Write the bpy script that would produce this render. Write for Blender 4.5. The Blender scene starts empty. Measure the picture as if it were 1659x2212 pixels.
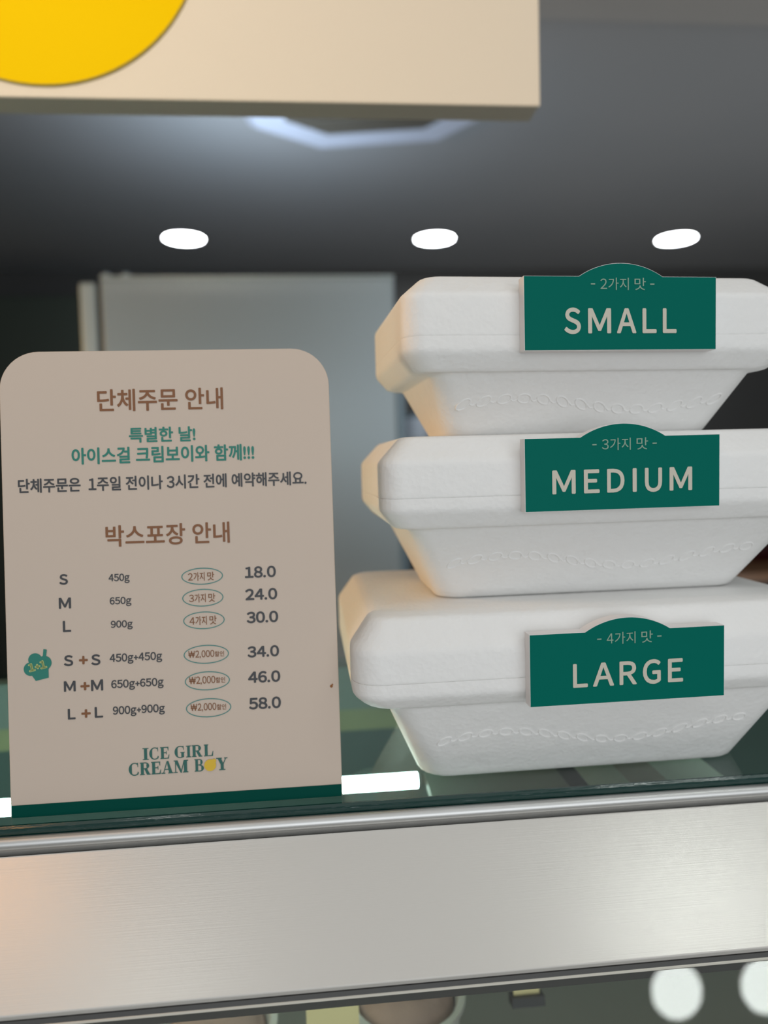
import bpy, bmesh, math, random
from mathutils import Vector, Matrix

random.seed(7)
S = bpy.context.scene
COL = S.collection
PI = math.pi
R = math.radians
EYE = 1.4065            # eye height; all z below are written relative to it and lifted by EYE
GLASS = -0.1560         # top of the display case glass, relative to the eye


def W(x, y, z):
    return Vector((x, y, z + EYE))


# ------------------------------------------------------------------ camera, world, lights, exposure
cam_d = bpy.data.cameras.new('camera')
cam = bpy.data.objects.new('camera', cam_d)
COL.objects.link(cam)
yaw, pitch, roll = R(5.25), R(-3.8), 0.027
fw = Vector((math.sin(yaw) * math.cos(pitch), math.cos(yaw) * math.cos(pitch), math.sin(pitch)))
r0 = Vector((math.cos(yaw), -math.sin(yaw), 0))
u0 = r0.cross(fw)
rr = r0 * math.cos(roll) - u0 * math.sin(roll)
uu = u0 * math.cos(roll) + r0 * math.sin(roll)
cam.matrix_world = Matrix(((rr.x, uu.x, -fw.x, 0), (rr.y, uu.y, -fw.y, 0), (rr.z, uu.z, -fw.z, EYE), (0, 0, 0, 1)))
cam_d.sensor_fit = 'VERTICAL'
cam_d.sensor_height = 36
cam_d.lens = 36 * 1600 / 2212
cam_d.clip_start = 0.01
cam_d.dof.use_dof = True
cam_d.dof.focus_distance = 0.322
cam_d.dof.aperture_fstop = 5.0
S.camera = cam

S.view_settings.view_transform = 'Standard'
S.view_settings.look = 'None'
S.view_settings.exposure = 0.14
S.view_settings.gamma = 1
S.view_settings.use_curve_mapping = False

world = bpy.data.worlds.new('daylight')
S.world = world
world.use_nodes = True
bg = world.node_tree.nodes['Background']
bg.inputs['Color'].default_value = (0.93, 0.96, 1.0, 1)
bg.inputs['Strength'].default_value = 0.30


def area(name, loc, target, size, power, color, size_y=None, spread=180):
    l = bpy.data.lights.new(name, 'AREA')
    l.energy = power
    l.color = color
    l.shape = 'RECTANGLE' if size_y else 'DISK'
    l.size = size
    if size_y:
        l.size_y = size_y
    l.spread = R(spread)
    o = bpy.data.objects.new(name, l)
    COL.objects.link(o)
    o.location = loc
    o.rotation_euler = (Vector(target) - Vector(loc)).to_track_quat('-Z', 'Y').to_euler()
    return o


# added overhead fill above the customers, warm light from the left, added front fill
area('overhead_fill', W(0.3, -0.85, 0.975), W(0.3, -0.85, -1), 3.4, 11.5, (0.94, 0.98, 1.0), 2.2)  # area light added in place of a bright ceiling
area('warm_side_light', W(-1.6, 0.8, 0.25), W(0.1, 0.4, 0.0), 0.45, 11.0, (1.0, 0.58, 0.24))
area('front_fill', W(0.5, -3.0, 0.1), W(0.3, 0.4, -0.05), 4.0, 46, (0.93, 0.97, 1.0), 2.0)  # wide light added to brighten the box fronts; no window is built
area('sign_fill', W(-0.55, -0.55, 0.85), W(-0.20, 0.6, 0.42), 0.10, 0.40, (1.0, 0.84, 0.62), None, 50)  # unseen lamp added to brighten the sign from the left
area('ceiling_fill', W(1.25, 1.75, -0.62), W(1.0, 2.1, 1.0), 1.6, 6.5, (0.92, 0.97, 1.0), 0.5)  # unseen upward light added behind the case to lift the ceiling
area('blue_ceiling_fill', W(-0.14, 2.0, 0.50), W(-0.16, 2.3, 1.0), 0.30, 3.6, (0.72, 0.86, 1.0), 0.30, 165)  # unseen light added for the bluish patch on the ceiling

# ------------------------------------------------------------------ materials


def mat(name, color, rough=0.5, metal=0.0, spec=0.5, emit=None, estr=0.0):
    m = bpy.data.materials.new(name)
    m.use_nodes = True
    b = m.node_tree.nodes['Principled BSDF']
    b.inputs['Base Color'].default_value = (*color, 1)
    b.inputs['Roughness'].default_value = rough
    b.inputs['Metallic'].default_value = metal
    b.inputs['Specular IOR Level'].default_value = spec
    if emit:
        b.inputs['Emission Color'].default_value = (*emit, 1)
        b.inputs['Emission Strength'].default_value = estr
    return m


def noise_color(m, c1, c2, scale=4, stretch=(1, 1, 1), detail=4):
    nt = m.node_tree
    b = nt.nodes['Principled BSDF']
    tc = nt.nodes.new('ShaderNodeTexCoord')
    mp = nt.nodes.new('ShaderNodeMapping')
    mp.inputs['Scale'].default_value = stretch
    n = nt.nodes.new('ShaderNodeTexNoise')
    n.inputs['Scale'].default_value = scale
    n.inputs['Detail'].default_value = detail
    r = nt.nodes.new('ShaderNodeValToRGB')
    r.color_ramp.elements[0].color = (*c1, 1)
    r.color_ramp.elements[1].color = (*c2, 1)
    r.color_ramp.elements[0].position = 0.3
    r.color_ramp.elements[1].position = 0.7
    nt.links.new(tc.outputs['Object'], mp.inputs['Vector'])
    nt.links.new(mp.outputs[0], n.inputs['Vector'])
    nt.links.new(n.outputs['Fac'], r.inputs[0])
    nt.links.new(r.outputs[0], b.inputs['Base Color'])
    return m


def bump(m, node, strength, dist, stretch=(1, 1, 1), **kw):
    nt = m.node_tree
    b = nt.nodes['Principled BSDF']
    tc = nt.nodes.new('ShaderNodeTexCoord')
    mp = nt.nodes.new('ShaderNodeMapping')
    mp.inputs['Scale'].default_value = stretch
    n = nt.nodes.new(node)
    for k, v in kw.items():
        n.inputs[k].default_value = v
    bp = nt.nodes.new('ShaderNodeBump')
    bp.inputs['Strength'].default_value = strength
    bp.inputs['Distance'].default_value = dist
    nt.links.new(tc.outputs['Object'], mp.inputs['Vector'])
    nt.links.new(mp.outputs[0], n.inputs['Vector'])
    nt.links.new(n.outputs[0], bp.inputs['Height'])
    prev = b.inputs['Normal'].links
    if prev:
        nt.links.new(prev[0].from_socket, bp.inputs['Normal'])
    nt.links.new(bp.outputs[0], b.inputs['Normal'])
    return m


M = {}
M['foam'] = mat('white_foam', (0.83, 0.825, 0.81), 0.55, spec=0.35)
bump(M['foam'], 'ShaderNodeTexVoronoi', 0.35, 0.0004, Scale=420.0)
bump(M['foam'], 'ShaderNodeTexNoise', 0.45, 0.0014, Scale=90.0, Detail=5.0)
M['teal'] = mat('teal_print', (0.0, 0.132, 0.101), 0.45, spec=0.04)
M['acrylic_edge'] = mat('white_acrylic', (0.80, 0.76, 0.75), 0.3)
M['beige_letter'] = mat('beige_print', (0.57, 0.53, 0.44), 0.5)
M['pale_green_letter'] = mat('pale_green_print', (0.24, 0.36, 0.27), 0.5)
M['panel'] = mat('cream_acrylic', (0.575, 0.475, 0.395), 0.45, spec=0.3)
M['brown'] = mat('brown_print', (0.20, 0.072, 0.017), 0.5)
M['teal_letter'] = mat('teal_letter_print', (0.006, 0.18, 0.135), 0.5)
M['logo_green'] = mat('dark_green_print', (0.01, 0.105, 0.085), 0.5)
M['dark'] = mat('charcoal_print', (0.035, 0.037, 0.042), 0.5)
M['band'] = mat('green_band', (0.0, 0.060, 0.045), 0.5, spec=0.05)
M['yellow_print'] = mat('yellow_print', (0.66, 0.43, 0.02), 0.5)
M['lime_print'] = mat('lime_print', (0.52, 0.62, 0.24), 0.5)
M['stain'] = mat('rust_stain', (0.25, 0.09, 0.02), 0.7)
M['oval'] = mat('teal_outline', (0.04, 0.21, 0.19), 0.5)

M['brushed'] = mat('brushed_aluminium', (0.63, 0.61, 0.575), 0.29, 0.48)
bump(M['brushed'], 'ShaderNodeTexNoise', 0.12, 0.0003, (12.0, 900.0, 900.0), Scale=3.0, Detail=6.0)
M['lip_metal'] = mat('bare_aluminium', (0.56, 0.56, 0.55), 0.42, 1.0)
M['dark_metal'] = mat('grey_gasket', (0.05, 0.05, 0.048), 0.5)
M['thin_metal'] = mat('pale_trim', (0.55, 0.53, 0.47), 0.35, 0.6)
M['glass_edge'] = mat('green_glass_edge', (0.004, 0.035, 0.030), 0.12, spec=0.6)
bump(M['glass_edge'], 'ShaderNodeTexNoise', 0.25, 0.0006, (1.0, 8.0, 8.0), Scale=120.0, Detail=3.0)
M['case_grey'] = mat('case_grey_green', (0.085, 0.105, 0.092), 0.5)
noise_color(M['case_grey'], (0.16, 0.20, 0.175), (0.19, 0.225, 0.20), 3)
M['case_olive'] = mat('case_olive', (0.26, 0.27, 0.14), 0.5)
M['case_dark'] = mat('case_dark_teal', (0.065, 0.10, 0.09), 0.35)
M['case_inside'] = mat('case_inside_dark', (0.22, 0.22, 0.19), 0.5)
M['housing'] = mat('pale_green_housing', (0.85, 0.85, 0.76), 0.5)
M['housing_brown'] = mat('brown_housing', (0.60, 0.49, 0.42), 0.5)
M['housing_grey'] = mat('grey_housing', (0.30, 0.30, 0.27), 0.5)
M['black'] = mat('black_plastic', (0.012, 0.013, 0.014), 0.5)
M['tube'] = mat('glowing_tube', (0.9, 0.95, 0.95), 0.4, emit=(0.80, 1.0, 0.97), estr=16.0)
M['downlight'] = mat('glowing_diffuser', (0.9, 0.9, 0.9), 0.4, emit=(0.95, 0.98, 1.0), estr=30.0)
M['front_lamp'] = mat('glowing_front_diffuser', (0.9, 0.9, 0.9), 0.4, emit=(0.93, 1.0, 0.95), estr=21.0)
M['dim_lamp'] = mat('glowing_dim_diffuser', (0.9, 0.9, 0.9), 0.4, emit=(0.97, 1.0, 0.95), estr=11.0)
M['warm_lamp'] = mat('glowing_warm_diffuser', (0.9, 0.85, 0.7), 0.4, emit=(1.0, 0.42, 0.08), estr=4.5)
M['trim_white'] = mat('white_lamp_trim', (0.30, 0.31, 0.33), 0.4)
M['ceiling_dark'] = mat('dark_grey_ceiling', (0.085, 0.088, 0.090), 0.5)
noise_color(M['ceiling_dark'], (0.335, 0.350, 0.365), (0.355, 0.365, 0.378), 2)
M['ceiling_light'] = mat('light_grey_ceiling', (0.34, 0.33, 0.31), 0.6)
noise_color(M['ceiling_light'], (0.36, 0.355, 0.345), (0.39, 0.385, 0.375), 3)
M['wall_dark'] = mat('charcoal_wall', (0.030, 0.031, 0.032), 0.6)
noise_color(M['wall_dark'], (0.052, 0.053, 0.053), (0.060, 0.061, 0.060), 2)
M['wall_light'] = mat('painted_wall', (0.55, 0.54, 0.50), 0.7)
noise_color(M['wall_light'], (0.53, 0.52, 0.48), (0.57, 0.56, 0.52), 2)
M['wall_tan'] = mat('tan_wall', (0.42, 0.27, 0.13), 0.6)
noise_color(M['wall_tan'], (0.39, 0.25, 0.12), (0.45, 0.29, 0.14), 3)
M['floor'] = mat('grey_floor_tile', (0.25, 0.24, 0.22), 0.35)
nt = M['floor'].node_tree
bk = nt.nodes.new('ShaderNodeTexBrick')
bk.offset = 0
bk.inputs['Color1'].default_value = (0.25, 0.24, 0.22, 1)
bk.inputs['Color2'].default_value = (0.27, 0.26, 0.24, 1)
bk.inputs['Mortar'].default_value = (0.12, 0.12, 0.11, 1)
bk.inputs['Scale'].default_value = 1.0
bk.inputs['Brick Width'].default_value = 0.6
bk.inputs['Row Height'].default_value = 0.6
bk.inputs['Mortar Size'].default_value = 0.004
tcn = nt.nodes.new('ShaderNodeTexCoord')
nt.links.new(tcn.outputs['Object'], bk.inputs['Vector'])
nt.links.new(bk.outputs['Color'], nt.nodes['Principled BSDF'].inputs['Base Color'])
M['steel'] = mat('grey_steel_panel', (0.28, 0.34, 0.375), 0.38, 0.25)
noise_color(M['steel'], (0.33, 0.41, 0.455), (0.35, 0.43, 0.475), 2, (1, 1, 0.3))
M['steel_pale'] = mat('pale_steel', (0.44, 0.53, 0.55), 0.35, 0.3)
M['steel_blue'] = mat('blue_grey_steel', (0.17, 0.25, 0.31), 0.4, 0.2)
M['gasket'] = mat('door_gasket', (0.03, 0.033, 0.037), 0.6)
M['cabinet_green'] = mat('dark_green_laminate', (0.032, 0.045, 0.035), 0.4)
M['sign_cream'] = mat('cream_sign_face', (0.82, 0.68, 0.52), 0.5, spec=0.3)
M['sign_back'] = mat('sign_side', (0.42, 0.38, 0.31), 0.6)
M['sign_yellow'] = mat('yellow_disc', (0.98, 0.60, 0.001), 0.5, spec=0.02)
M['sign_rim'] = mat('disc_edge', (0.40, 0.28, 0.06), 0.5)
M['ac_white'] = mat('cassette_white', (0.55, 0.60, 0.72), 0.4)
M['ac_dark'] = mat('cassette_grille', (0.10, 0.092, 0.075), 0.6)
M['wood'] = mat('brown_wood', (0.16, 0.075, 0.03), 0.4)
noise_color(M['wood'], (0.12, 0.055, 0.022), (0.19, 0.09, 0.038), 6, (1, 8, 8))
M['dark_red'] = mat('dark_red_plastic', (0.055, 0.008, 0.010), 0.4)
M['machine'] = mat('dark_grey_machine', (0.050, 0.054, 0.050), 0.4)
M['white_plastic'] = mat('white_plastic', (0.62, 0.70, 0.80), 0.4)
M['paper_tub'] = mat('white_paper_tub', (0.46, 0.46, 0.42), 0.5)
M['ice_cream'] = mat('pink_brown_ice_cream', (0.30, 0.20, 0.16), 0.7)
bump(M['ice_cream'], 'ShaderNodeTexNoise', 0.7, 0.004, Scale=60.0, Detail=6.0)
M['yellow_glare'] = mat('yellow_glare', (0.74, 0.64, 0.32), 0.5)  # yellow of the reflected glare, put into a plate's colour


def thin_glass(name, tint, rough=0.0, ior=1.5):
    m = bpy.data.materials.new(name)
    m.use_nodes = True
    nt = m.node_tree
    nt.nodes.clear()
    out = nt.nodes.new('ShaderNodeOutputMaterial')
    mix = nt.nodes.new('ShaderNodeMixShader')
    tr = nt.nodes.new('ShaderNodeBsdfTransparent')
    tr.inputs['Color'].default_value = (*tint, 1)
    gl = nt.nodes.new('ShaderNodeBsdfGlossy')
    gl.inputs['Roughness'].default_value = rough
    fr = nt.nodes.new('ShaderNodeFresnel')
    fr.inputs['IOR'].default_value = ior
    ge = nt.nodes.new('ShaderNodeNewGeometry')
    mu = nt.nodes.new('ShaderNodeMath')
    mu.operation = 'MULTIPLY'
    iv = nt.nodes.new('ShaderNodeMath')
    iv.operation = 'SUBTRACT'
    iv.inputs[0].default_value = 1.0
    nt.links.new(ge.outputs['Backfacing'], iv.inputs[1])
    nt.links.new(fr.outputs[0], mu.inputs[0])
    nt.links.new(iv.outputs[0], mu.inputs[1])
    nt.links.new(mu.outputs[0], mix.inputs['Fac'])
    nt.links.new(tr.outputs[0], mix.inputs[1])
    nt.links.new(gl.outputs[0], mix.inputs[2])
    nt.links.new(mix.outputs[0], out.inputs['Surface'])
    return m


M['top_glass'] = thin_glass('clear_green_glass', (0.86, 0.95, 0.92), 0.02)
M['front_glass'] = thin_glass('clear_front_glass', (0.96, 0.975, 0.96), 0.015)

# ------------------------------------------------------------------ helpers


def link(name, bm, m, parent=None, smooth=True, bevel=0.0, seg=2, angle=35):
    bmesh.ops.recalc_face_normals(bm, faces=bm.faces)
    me = bpy.data.meshes.new(name)
    bm.to_mesh(me)
    bm.free()
    if isinstance(m, (list, tuple)):
        for k in m:
            me.materials.append(k)
    else:
        me.materials.append(m)
    o = bpy.data.objects.new(name, me)
    COL.objects.link(o)
    if parent:
        o.parent = parent
    if bevel:
        bv = o.modifiers.new('bevel', 'BEVEL')
        bv.width = bevel
        bv.segments = seg
        bv.limit_method = 'ANGLE'
        bv.angle_limit = R(angle)
        bv.harden_normals = False
    if smooth:
        for p in me.polygons:
            p.use_smooth = True
        me.set_sharp_from_angle(angle=R(40)) if not bevel else None
    return o


def box(bm, x0, x1, y0, y1, z0, z1, mi=0):
    vs = [bm.verts.new(p) for p in ((x0, y0, z0), (x1, y0, z0), (x1, y1, z0), (x0, y1, z0),
                                    (x0, y0, z1), (x1, y0, z1), (x1, y1, z1), (x0, y1, z1))]
    fs = []
    for q in ((0, 3, 2, 1), (4, 5, 6, 7), (0, 1, 5, 4), (1, 2, 6, 5), (2, 3, 7, 6), (3, 0, 4, 7)):
        f = bm.faces.new([vs[i] for i in q])
        f.material_index = mi
        fs.append(f)
    return fs


def box_obj(name, x0, x1, y0, y1, z0, z1, m, parent=None, bevel=0.0, lift=True):
    bm = bmesh.new()
    e = EYE if lift else 0
    box(bm, x0, x1, y0, y1, z0 + e, z1 + e)
    return link(name, bm, m, parent, smooth=False, bevel=bevel)


def lbox(name, o, x0, x1, y0, y1, z0, z1, m, parent, bevel=0.0):
    """box given in eye-relative coordinates, stored local to an empty at o"""
    bm = bmesh.new()
    box(bm, x0 - o.x, x1 - o.x, y0 - o.y, y1 - o.y, z0 + EYE - o.z, z1 + EYE - o.z)
    return link(name, bm, m, parent, smooth=False, bevel=bevel)


def extrude_x(bm, pts, x0, x1, mi=0):
    a = [bm.verts.new((x0, y, z)) for y, z in pts]
    b = [bm.verts.new((x1, y, z)) for y, z in pts]
    n = len(pts)
    fs = []
    for i in range(n):
        f = bm.faces.new((a[i], a[(i + 1) % n], b[(i + 1) % n], b[i]))
        f.material_index = mi
        fs.append(f)
    bm.faces.new(a)
    bm.faces.new(b)
    return fs


def prism(bm, pts, y0, y1, holes=None):
    """outline pts in (x, z) extruded from y0 (front) to y1"""
    a = [bm.verts.new((x, y0, z)) for x, z in pts]
    b = [bm.verts.new((x, y1, z)) for x, z in pts]
    n = len(pts)
    for i in range(n):
        bm.faces.new((a[i], b[i], b[(i + 1) % n], a[(i + 1) % n]))
    bm.faces.new(a)
    bm.faces.new(b)


def rrect(hx, y0, y1, r, n=5):
    """rounded rectangle, counter clockwise, in (x, y)"""
    out = []
    for cx, cy, a0 in ((hx - r, y0 + r, -90), (hx - r, y1 - r, 0), (-hx + r, y1 - r, 90), (-hx + r, y0 + r, 180)):
        for i in range(n + 1):
            a = R(a0 + 90 * i / n)
            out.append((cx + r * math.cos(a), cy + r * math.sin(a)))
    return out


def fillet(rs, rad, n=4):
    """round every inner corner of a ring profile"""
    out = [rs[0]]
    for i in range(1, len(rs) - 1):
        p = rs[i]
        l = []
        for q in (rs[i - 1], rs[i + 1]):
            dist = max(1e-6, math.sqrt((q[0] - p[0]) ** 2 + (q[2] - p[2]) ** 2))
            k = min(0.45, rad / dist)
            l.append([p[j] + (q[j] - p[j]) * k for j in range(5)])
        a, b = l
        for s_ in range(n + 1):
            t_ = s_ / n
            out.append([(1 - t_) ** 2 * a[j] + 2 * t_ * (1 - t_) * p[j] + t_ * t_ * b[j] for j in range(5)])
    out.append(rs[-1])
    return out


def rings(bm, rs, cap0=True, cap1=True):
    prev = None
    for z, hx, y0, y1, r in rs:
        vs = [bm.verts.new((x, y, z)) for x, y in rrect(hx, y0, y1, r)]
        if prev:
            n = len(vs)
            for i in range(n):
                bm.faces.new((prev[i], prev[(i + 1) % n], vs[(i + 1) % n], vs[i]))
        elif cap0:
            bm.faces.new(vs[::-1])
        prev = vs
    if cap1:
        bm.faces.new(prev)


def lathe(bm, prof, c=(0, 0, 0), n=40, mi=0, caps=True):
    prev = None
    for r, z in prof:
        vs = [bm.verts.new((c[0] + r * math.cos(2 * PI * i / n), c[1] + r * math.sin(2 * PI * i / n), c[2] + z)) for i in range(n)]
        if prev:
            for i in range(n):
                f = bm.faces.new((prev[i], prev[(i + 1) % n], vs[(i + 1) % n], vs[i]))
                f.material_index = mi
        elif caps:
            bm.faces.new(vs[::-1]).material_index = mi
        prev = vs
    if caps:
        bm.faces.new(prev).material_index = mi


def tube(bm, pts, r, n=6, closed=False):
    pts = [Vector(p) for p in pts]
    k = len(pts)
    rs = []
    for i, p in enumerate(pts):
        a = pts[(i - 1) % k] if (closed or i > 0) else p
        b = pts[(i + 1) % k] if (closed or i < k - 1) else p
        t = (b - a).normalized()
        s = t.cross(Vector((0, 1, 0.3))).normalized()
        q = t.cross(s).normalized()
        rs.append([bm.verts.new(p + (s * math.cos(2 * PI * j / n) + q * math.sin(2 * PI * j / n)) * r) for j in range(n)])
    for i in range(k if closed else k - 1):
        a, b = rs[i], rs[(i + 1) % k]
        for j in range(n):
            bm.faces.new((a[j], a[(j + 1) % n], b[(j + 1) % n], b[j]))
    if not closed:
        bm.faces.new(rs[0][::-1])
        bm.faces.new(rs[-1])


def thing(name, label, cat, loc, rot=(0, 0, 0), group=None):
    o = bpy.data.objects.new(name, None)
    o.empty_display_size = 0.05
    COL.objects.link(o)
    o.location = loc
    o.rotation_euler = rot
    o['label'] = label
    o['category'] = cat
    if group:
        o['group'] = group
    return o


def structure(o):
    o['kind'] = 'structure'
    return o


GLYPHS = {}


def glyph(ch):
    """one glyph of the built-in fonts as a flat mesh: (verts 2D, faces)"""
    if ch in GLYPHS:
        return GLYPHS[ch]
    c = bpy.data.curves.new('glyphs', 'FONT')
    c.body = ch
    c.resolution_u = 5
    o = bpy.data.objects.new('glyphs', c)
    COL.objects.link(o)
    bpy.context.view_layer.update()
    dg = bpy.context.evaluated_depsgraph_get()
    me = bpy.data.meshes.new_from_object(o.evaluated_get(dg))
    vs = [(v.co.x, v.co.y) for v in me.vertices]
    fs = [tuple(p.vertices) for p in me.polygons]
    bpy.data.objects.remove(o)
    bpy.data.curves.remove(c)
    bpy.data.meshes.remove(me)
    GLYPHS[ch] = (vs, fs)
    return GLYPHS[ch]


def text_polys(body):
    """a line of text set glyph by glyph; latin and digits take their wide-script forms, set tight"""
    V, F = [], []
    x = 0.0
    for ch in body:
        if ch == ' ':
            x += 0.26
            continue
        wide = ch.isalnum() and ord(ch) < 128 and ch != 'I'
        vs, fs = glyph(chr(ord(ch) + 0xFEE0) if wide else ch)
        ax = min(v[0] for v in vs)
        bx = max(v[0] for v in vs)
        n = len(V)
        if ord(ch) > 0xAC00:
            V += [(x + v[0], v[1]) for v in vs]
            x += 0.92
        else:
            k = 0.62 / 0.72 if ch in '+' else 1.0
            V += [(x + 0.045 + (v[0] - ax) * k, v[1] * k) for v in vs]
            x += (bx - ax) * k + 0.09 + (0.05 if ch in '.,!' else 0)
        F += [tuple(q + n for q in f) for f in fs]
    return V, F


def text_fit(bm, body, x0, x1, z0, z1, y, bold=0.0):
    """lettering fitted to a box; bold > 0 thickens the strokes by copies shifted a little around a circle"""
    vs, fs = text_polys(body)
    ax, bx = min(v[0] for v in vs), max(v[0] for v in vs)
    az, bz = min(v[1] for v in vs), max(v[1] for v in vs)
    d = bold * (z1 - z0)
    x0, x1, z0, z1 = x0 + d, x1 - d, z0 + d, z1 - d
    sh = [(0, 0)] + ([(d * math.cos(2 * PI * i / 8), d * math.sin(2 * PI * i / 8)) for i in range(8)] if d else [])
    for k, (sx, sz) in enumerate(sh):
        nv = [bm.verts.new((x0 + (v[0] - ax) / (bx - ax) * (x1 - x0) + sx, y - k * 4e-7, z0 + (v[1] - az) / (bz - az) * (z1 - z0) + sz)) for v in vs]
        for f in fs:
            try:
                bm.faces.new([nv[i] for i in f])
            except ValueError:
                pass


def print_obj(name, bm, m, parent):
    """flat print on a surface: keep its own winding, facing -y"""
    for f in bm.faces:
        f.normal_update()
        if f.normal.y > 0:
            f.normal_flip()
    me = bpy.data.meshes.new(name)
    bm.to_mesh(me)
    bm.free()
    me.materials.append(m)
    o = bpy.data.objects.new(name, me)
    COL.objects.link(o)
    o.parent = parent
    return o


# ------------------------------------------------------------------ the room
def plane_box(name, *a):
    return structure(box_obj(name, *a))


plane_box('floor', -3.2, 3.8, -3.2, 4.0, -EYE - 0.05, -EYE, M['floor'])
plane_box('wall_back', -3.2, 3.8, 3.9, 4.0, -EYE, 1.0, M['wall_dark'])
plane_box('wall_left', -3.3, -3.2, -3.2, 4.0, -EYE, 1.0, M['wall_tan'])
plane_box('wall_right', 3.8, 3.9, -3.2, 4.0, -EYE, 1.0, M['wall_light'])
plane_box('ceiling', -3.2, 3.8, 1.70, 4.0, 1.0, 1.05, M['ceiling_dark'])
plane_box('trim_1', -3.2, 3.8, -3.2, 1.70, 0.99, 1.05, M['ceiling_light'])
plane_box('baseboard_back', -3.2, 3.8, 3.885, 3.9, -EYE, -EYE + 0.08, M['black'])

# ------------------------------------------------------------------ display case
CX0, CX1 = -0.95, 1.15
co = W(0.1, 0.34, -EYE)
case = thing('display_case', 'glass-topped ice cream display case with a brushed aluminium front rail', 'display case', co)


def cl(pts):
    return [(y - co.y, z + EYE - co.z) for y, z in pts]


def case_part(name, pts, m, x0=CX0, x1=CX1, parent=case, bevel=0.0, smooth=False):
    bm = bmesh.new()
    extrude_x(bm, cl(pts), x0 - co.x, x1 - co.x)
    return link(name, bm, m, parent, smooth=smooth, bevel=bevel)


# glass top, the cut front edge a sub-part
g = case_part('top_glass', [(0.3335, GLASS - 0.006), (0.590, GLASS - 0.006), (0.590, GLASS), (0.3335, GLASS)], M['top_glass'])
e = case_part('glass_edge', [(0.3315, GLASS - 0.0060), (0.3335, GLASS - 0.006), (0.3335, GLASS), (0.3325, GLASS), (0.3315, GLASS - 0.001)], M['glass_edge'], parent=g)
e['label'] = 'dark green cut edge of the glass top'
lip = [(0.3450, -0.1630), (0.3322, -0.1630)]
for i in range(13):
    a = R(60 + 165 * i / 12)
    lip.append((0.3294 + 0.0029 * math.cos(a), -0.1624 + 0.0029 * math.sin(a)))
lip += [(0.3285, -0.1660), (0.3285, -0.1700), (0.3450, -0.1700)]
p = case_part('rail_lip', lip, M['lip_metal'], smooth=True)
p['label'] = 'rounded bare metal lip along the glass edge'
RT = (0.3276, -0.1672)
RB = (0.2819, -0.2083)
rail = case_part('front_rail', [RT, (RT[0] - 0.0006, RT[1] - 0.0004), (RB[0] - 0.0002, RB[1] + 0.0016), (RB[0], RB[1] - 0.0004), (RB[0] + 0.003, RB[1] - 0.0008),
                                (0.345, RB[1] - 0.0008), (0.345, -0.1700), (0.3285, -0.1700)], M['brushed'], bevel=0.0004)
rail['label'] = 'wide sloping brushed aluminium rail'
p = case_part('rail_gasket', [(0.2815, -0.2088), (0.2850, -0.2091), (0.330, -0.2091), (0.330, -0.2160), (0.2825, -0.2160), (0.2806, -0.2105)], M['dark_metal'])
p['label'] = 'dark grey gasket under the rail'
case_part('glass_channel', [(0.2804, -0.2105), (0.2807, -0.2103), (0.2812, -0.2108), (0.2804, -0.2114), (0.2800, -0.2110)], M['thin_metal'])
TILT = R(52)
gd = Vector((-math.sin(TILT), -math.cos(TILT)))
gn = Vector((math.cos(TILT), -math.sin(TILT)))
a = Vector((0.2803, -0.2112))
b = a + gd * 0.30
case_part('front_glass', [tuple(a), tuple(b), tuple(b + gn * 0.005), tuple(a + gn * 0.005)], M['front_glass'])
# body, inside floor, ends, back doors
case_part('case_body', [(b.x - 0.004, b.y + 0.001), (b.x + 0.006, b.y - 0.005), (b.x + 0.020, -0.444), (0.60, -0.444), (0.60, -EYE + 0.08), (b.x - 0.004, -EYE + 0.08)], M['steel_pale'], bevel=0.002)
case_part('kick_plate', [(0.06, -EYE), (0.56, -EYE), (0.56, -EYE + 0.08), (0.06, -EYE + 0.08)], M['black'])
case_part('inner_tray', [(0.10, -0.420), (0.58, -0.420), (0.58, -0.406), (0.10, -0.406)], M['case_inside'])
endp = [(b.x + 0.006, b.y - 0.005), (0.2790, -0.2145), (0.2820, -0.2160), (0.3300, -0.1702), (0.330, -0.1632), (0.598, -0.1632), (0.598, -0.444)]
case_part('end_panel', endp, M['steel_pale'], CX0 - 0.012, CX0)
case_part('end_panel', endp, M['steel_pale'], CX1, CX1 + 0.012)
back = case_part('back_frame', [(0.584, -0.1622), (0.598, -0.1622), (0.598, -0.197), (0.584, -0.197)], M['case_grey'])
back['label'] = 'grey green rail along the back of the case'
case_part('door_track', [(0.586, -0.197), (0.598, -0.197), (0.598, -0.215), (0.586, -0.215)], M['case_olive'])
for x0, x1 in ((CX0, 0.1), (0.1, CX1)):
    case_part('sliding_door', [(0.588, -0.215), (0.596, -0.215), (0.596, -0.446), (0.588, -0.446)], M['case_dark'], x0 + 0.002, x1 - 0.002, bevel=0.001)
# light tube under the glass with its end cap, and the housing that continues it
TY, TZ, TR = 0.4195 - co.y, -0.186 + EYE, 0.0045
bm = bmesh.new()
tube(bm, [(-0.90 - co.x, TY, TZ), (0.0540 - co.x, TY, TZ)], TR, 16)
tb = link('light_tube', bm, M['tube'], case)
tb['label'] = 'glowing white light tube under the glass'
bm = bmesh.new()
prev = None
for k in range(7):
    q = R(90 * k / 6)
    x, r_ = 0.0540 - co.x + 0.0025 * math.sin(q), max(0.0003, TR * math.cos(q))
    vs = [bm.verts.new((x, TY + r_ * math.cos(2 * PI * i / 16), TZ + r_ * math.sin(2 * PI * i / 16))) for i in range(16)]
    if prev:
        for i in range(16):
            bm.faces.new((prev[i], prev[(i + 1) % 16], vs[(i + 1) % 16], vs[i]))
    prev = vs
bm.faces.new(prev)
link('tube_cap', bm, M['trim_white'], tb)
lx = [(0.0585, 0.1365, 'housing_grey'), (0.1365, 0.1478, 'black'), (0.1478, 0.1715, 'housing'), (0.1715, 0.1935, 'housing_brown'), (0.1935, 0.2270, 'housing')]
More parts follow.
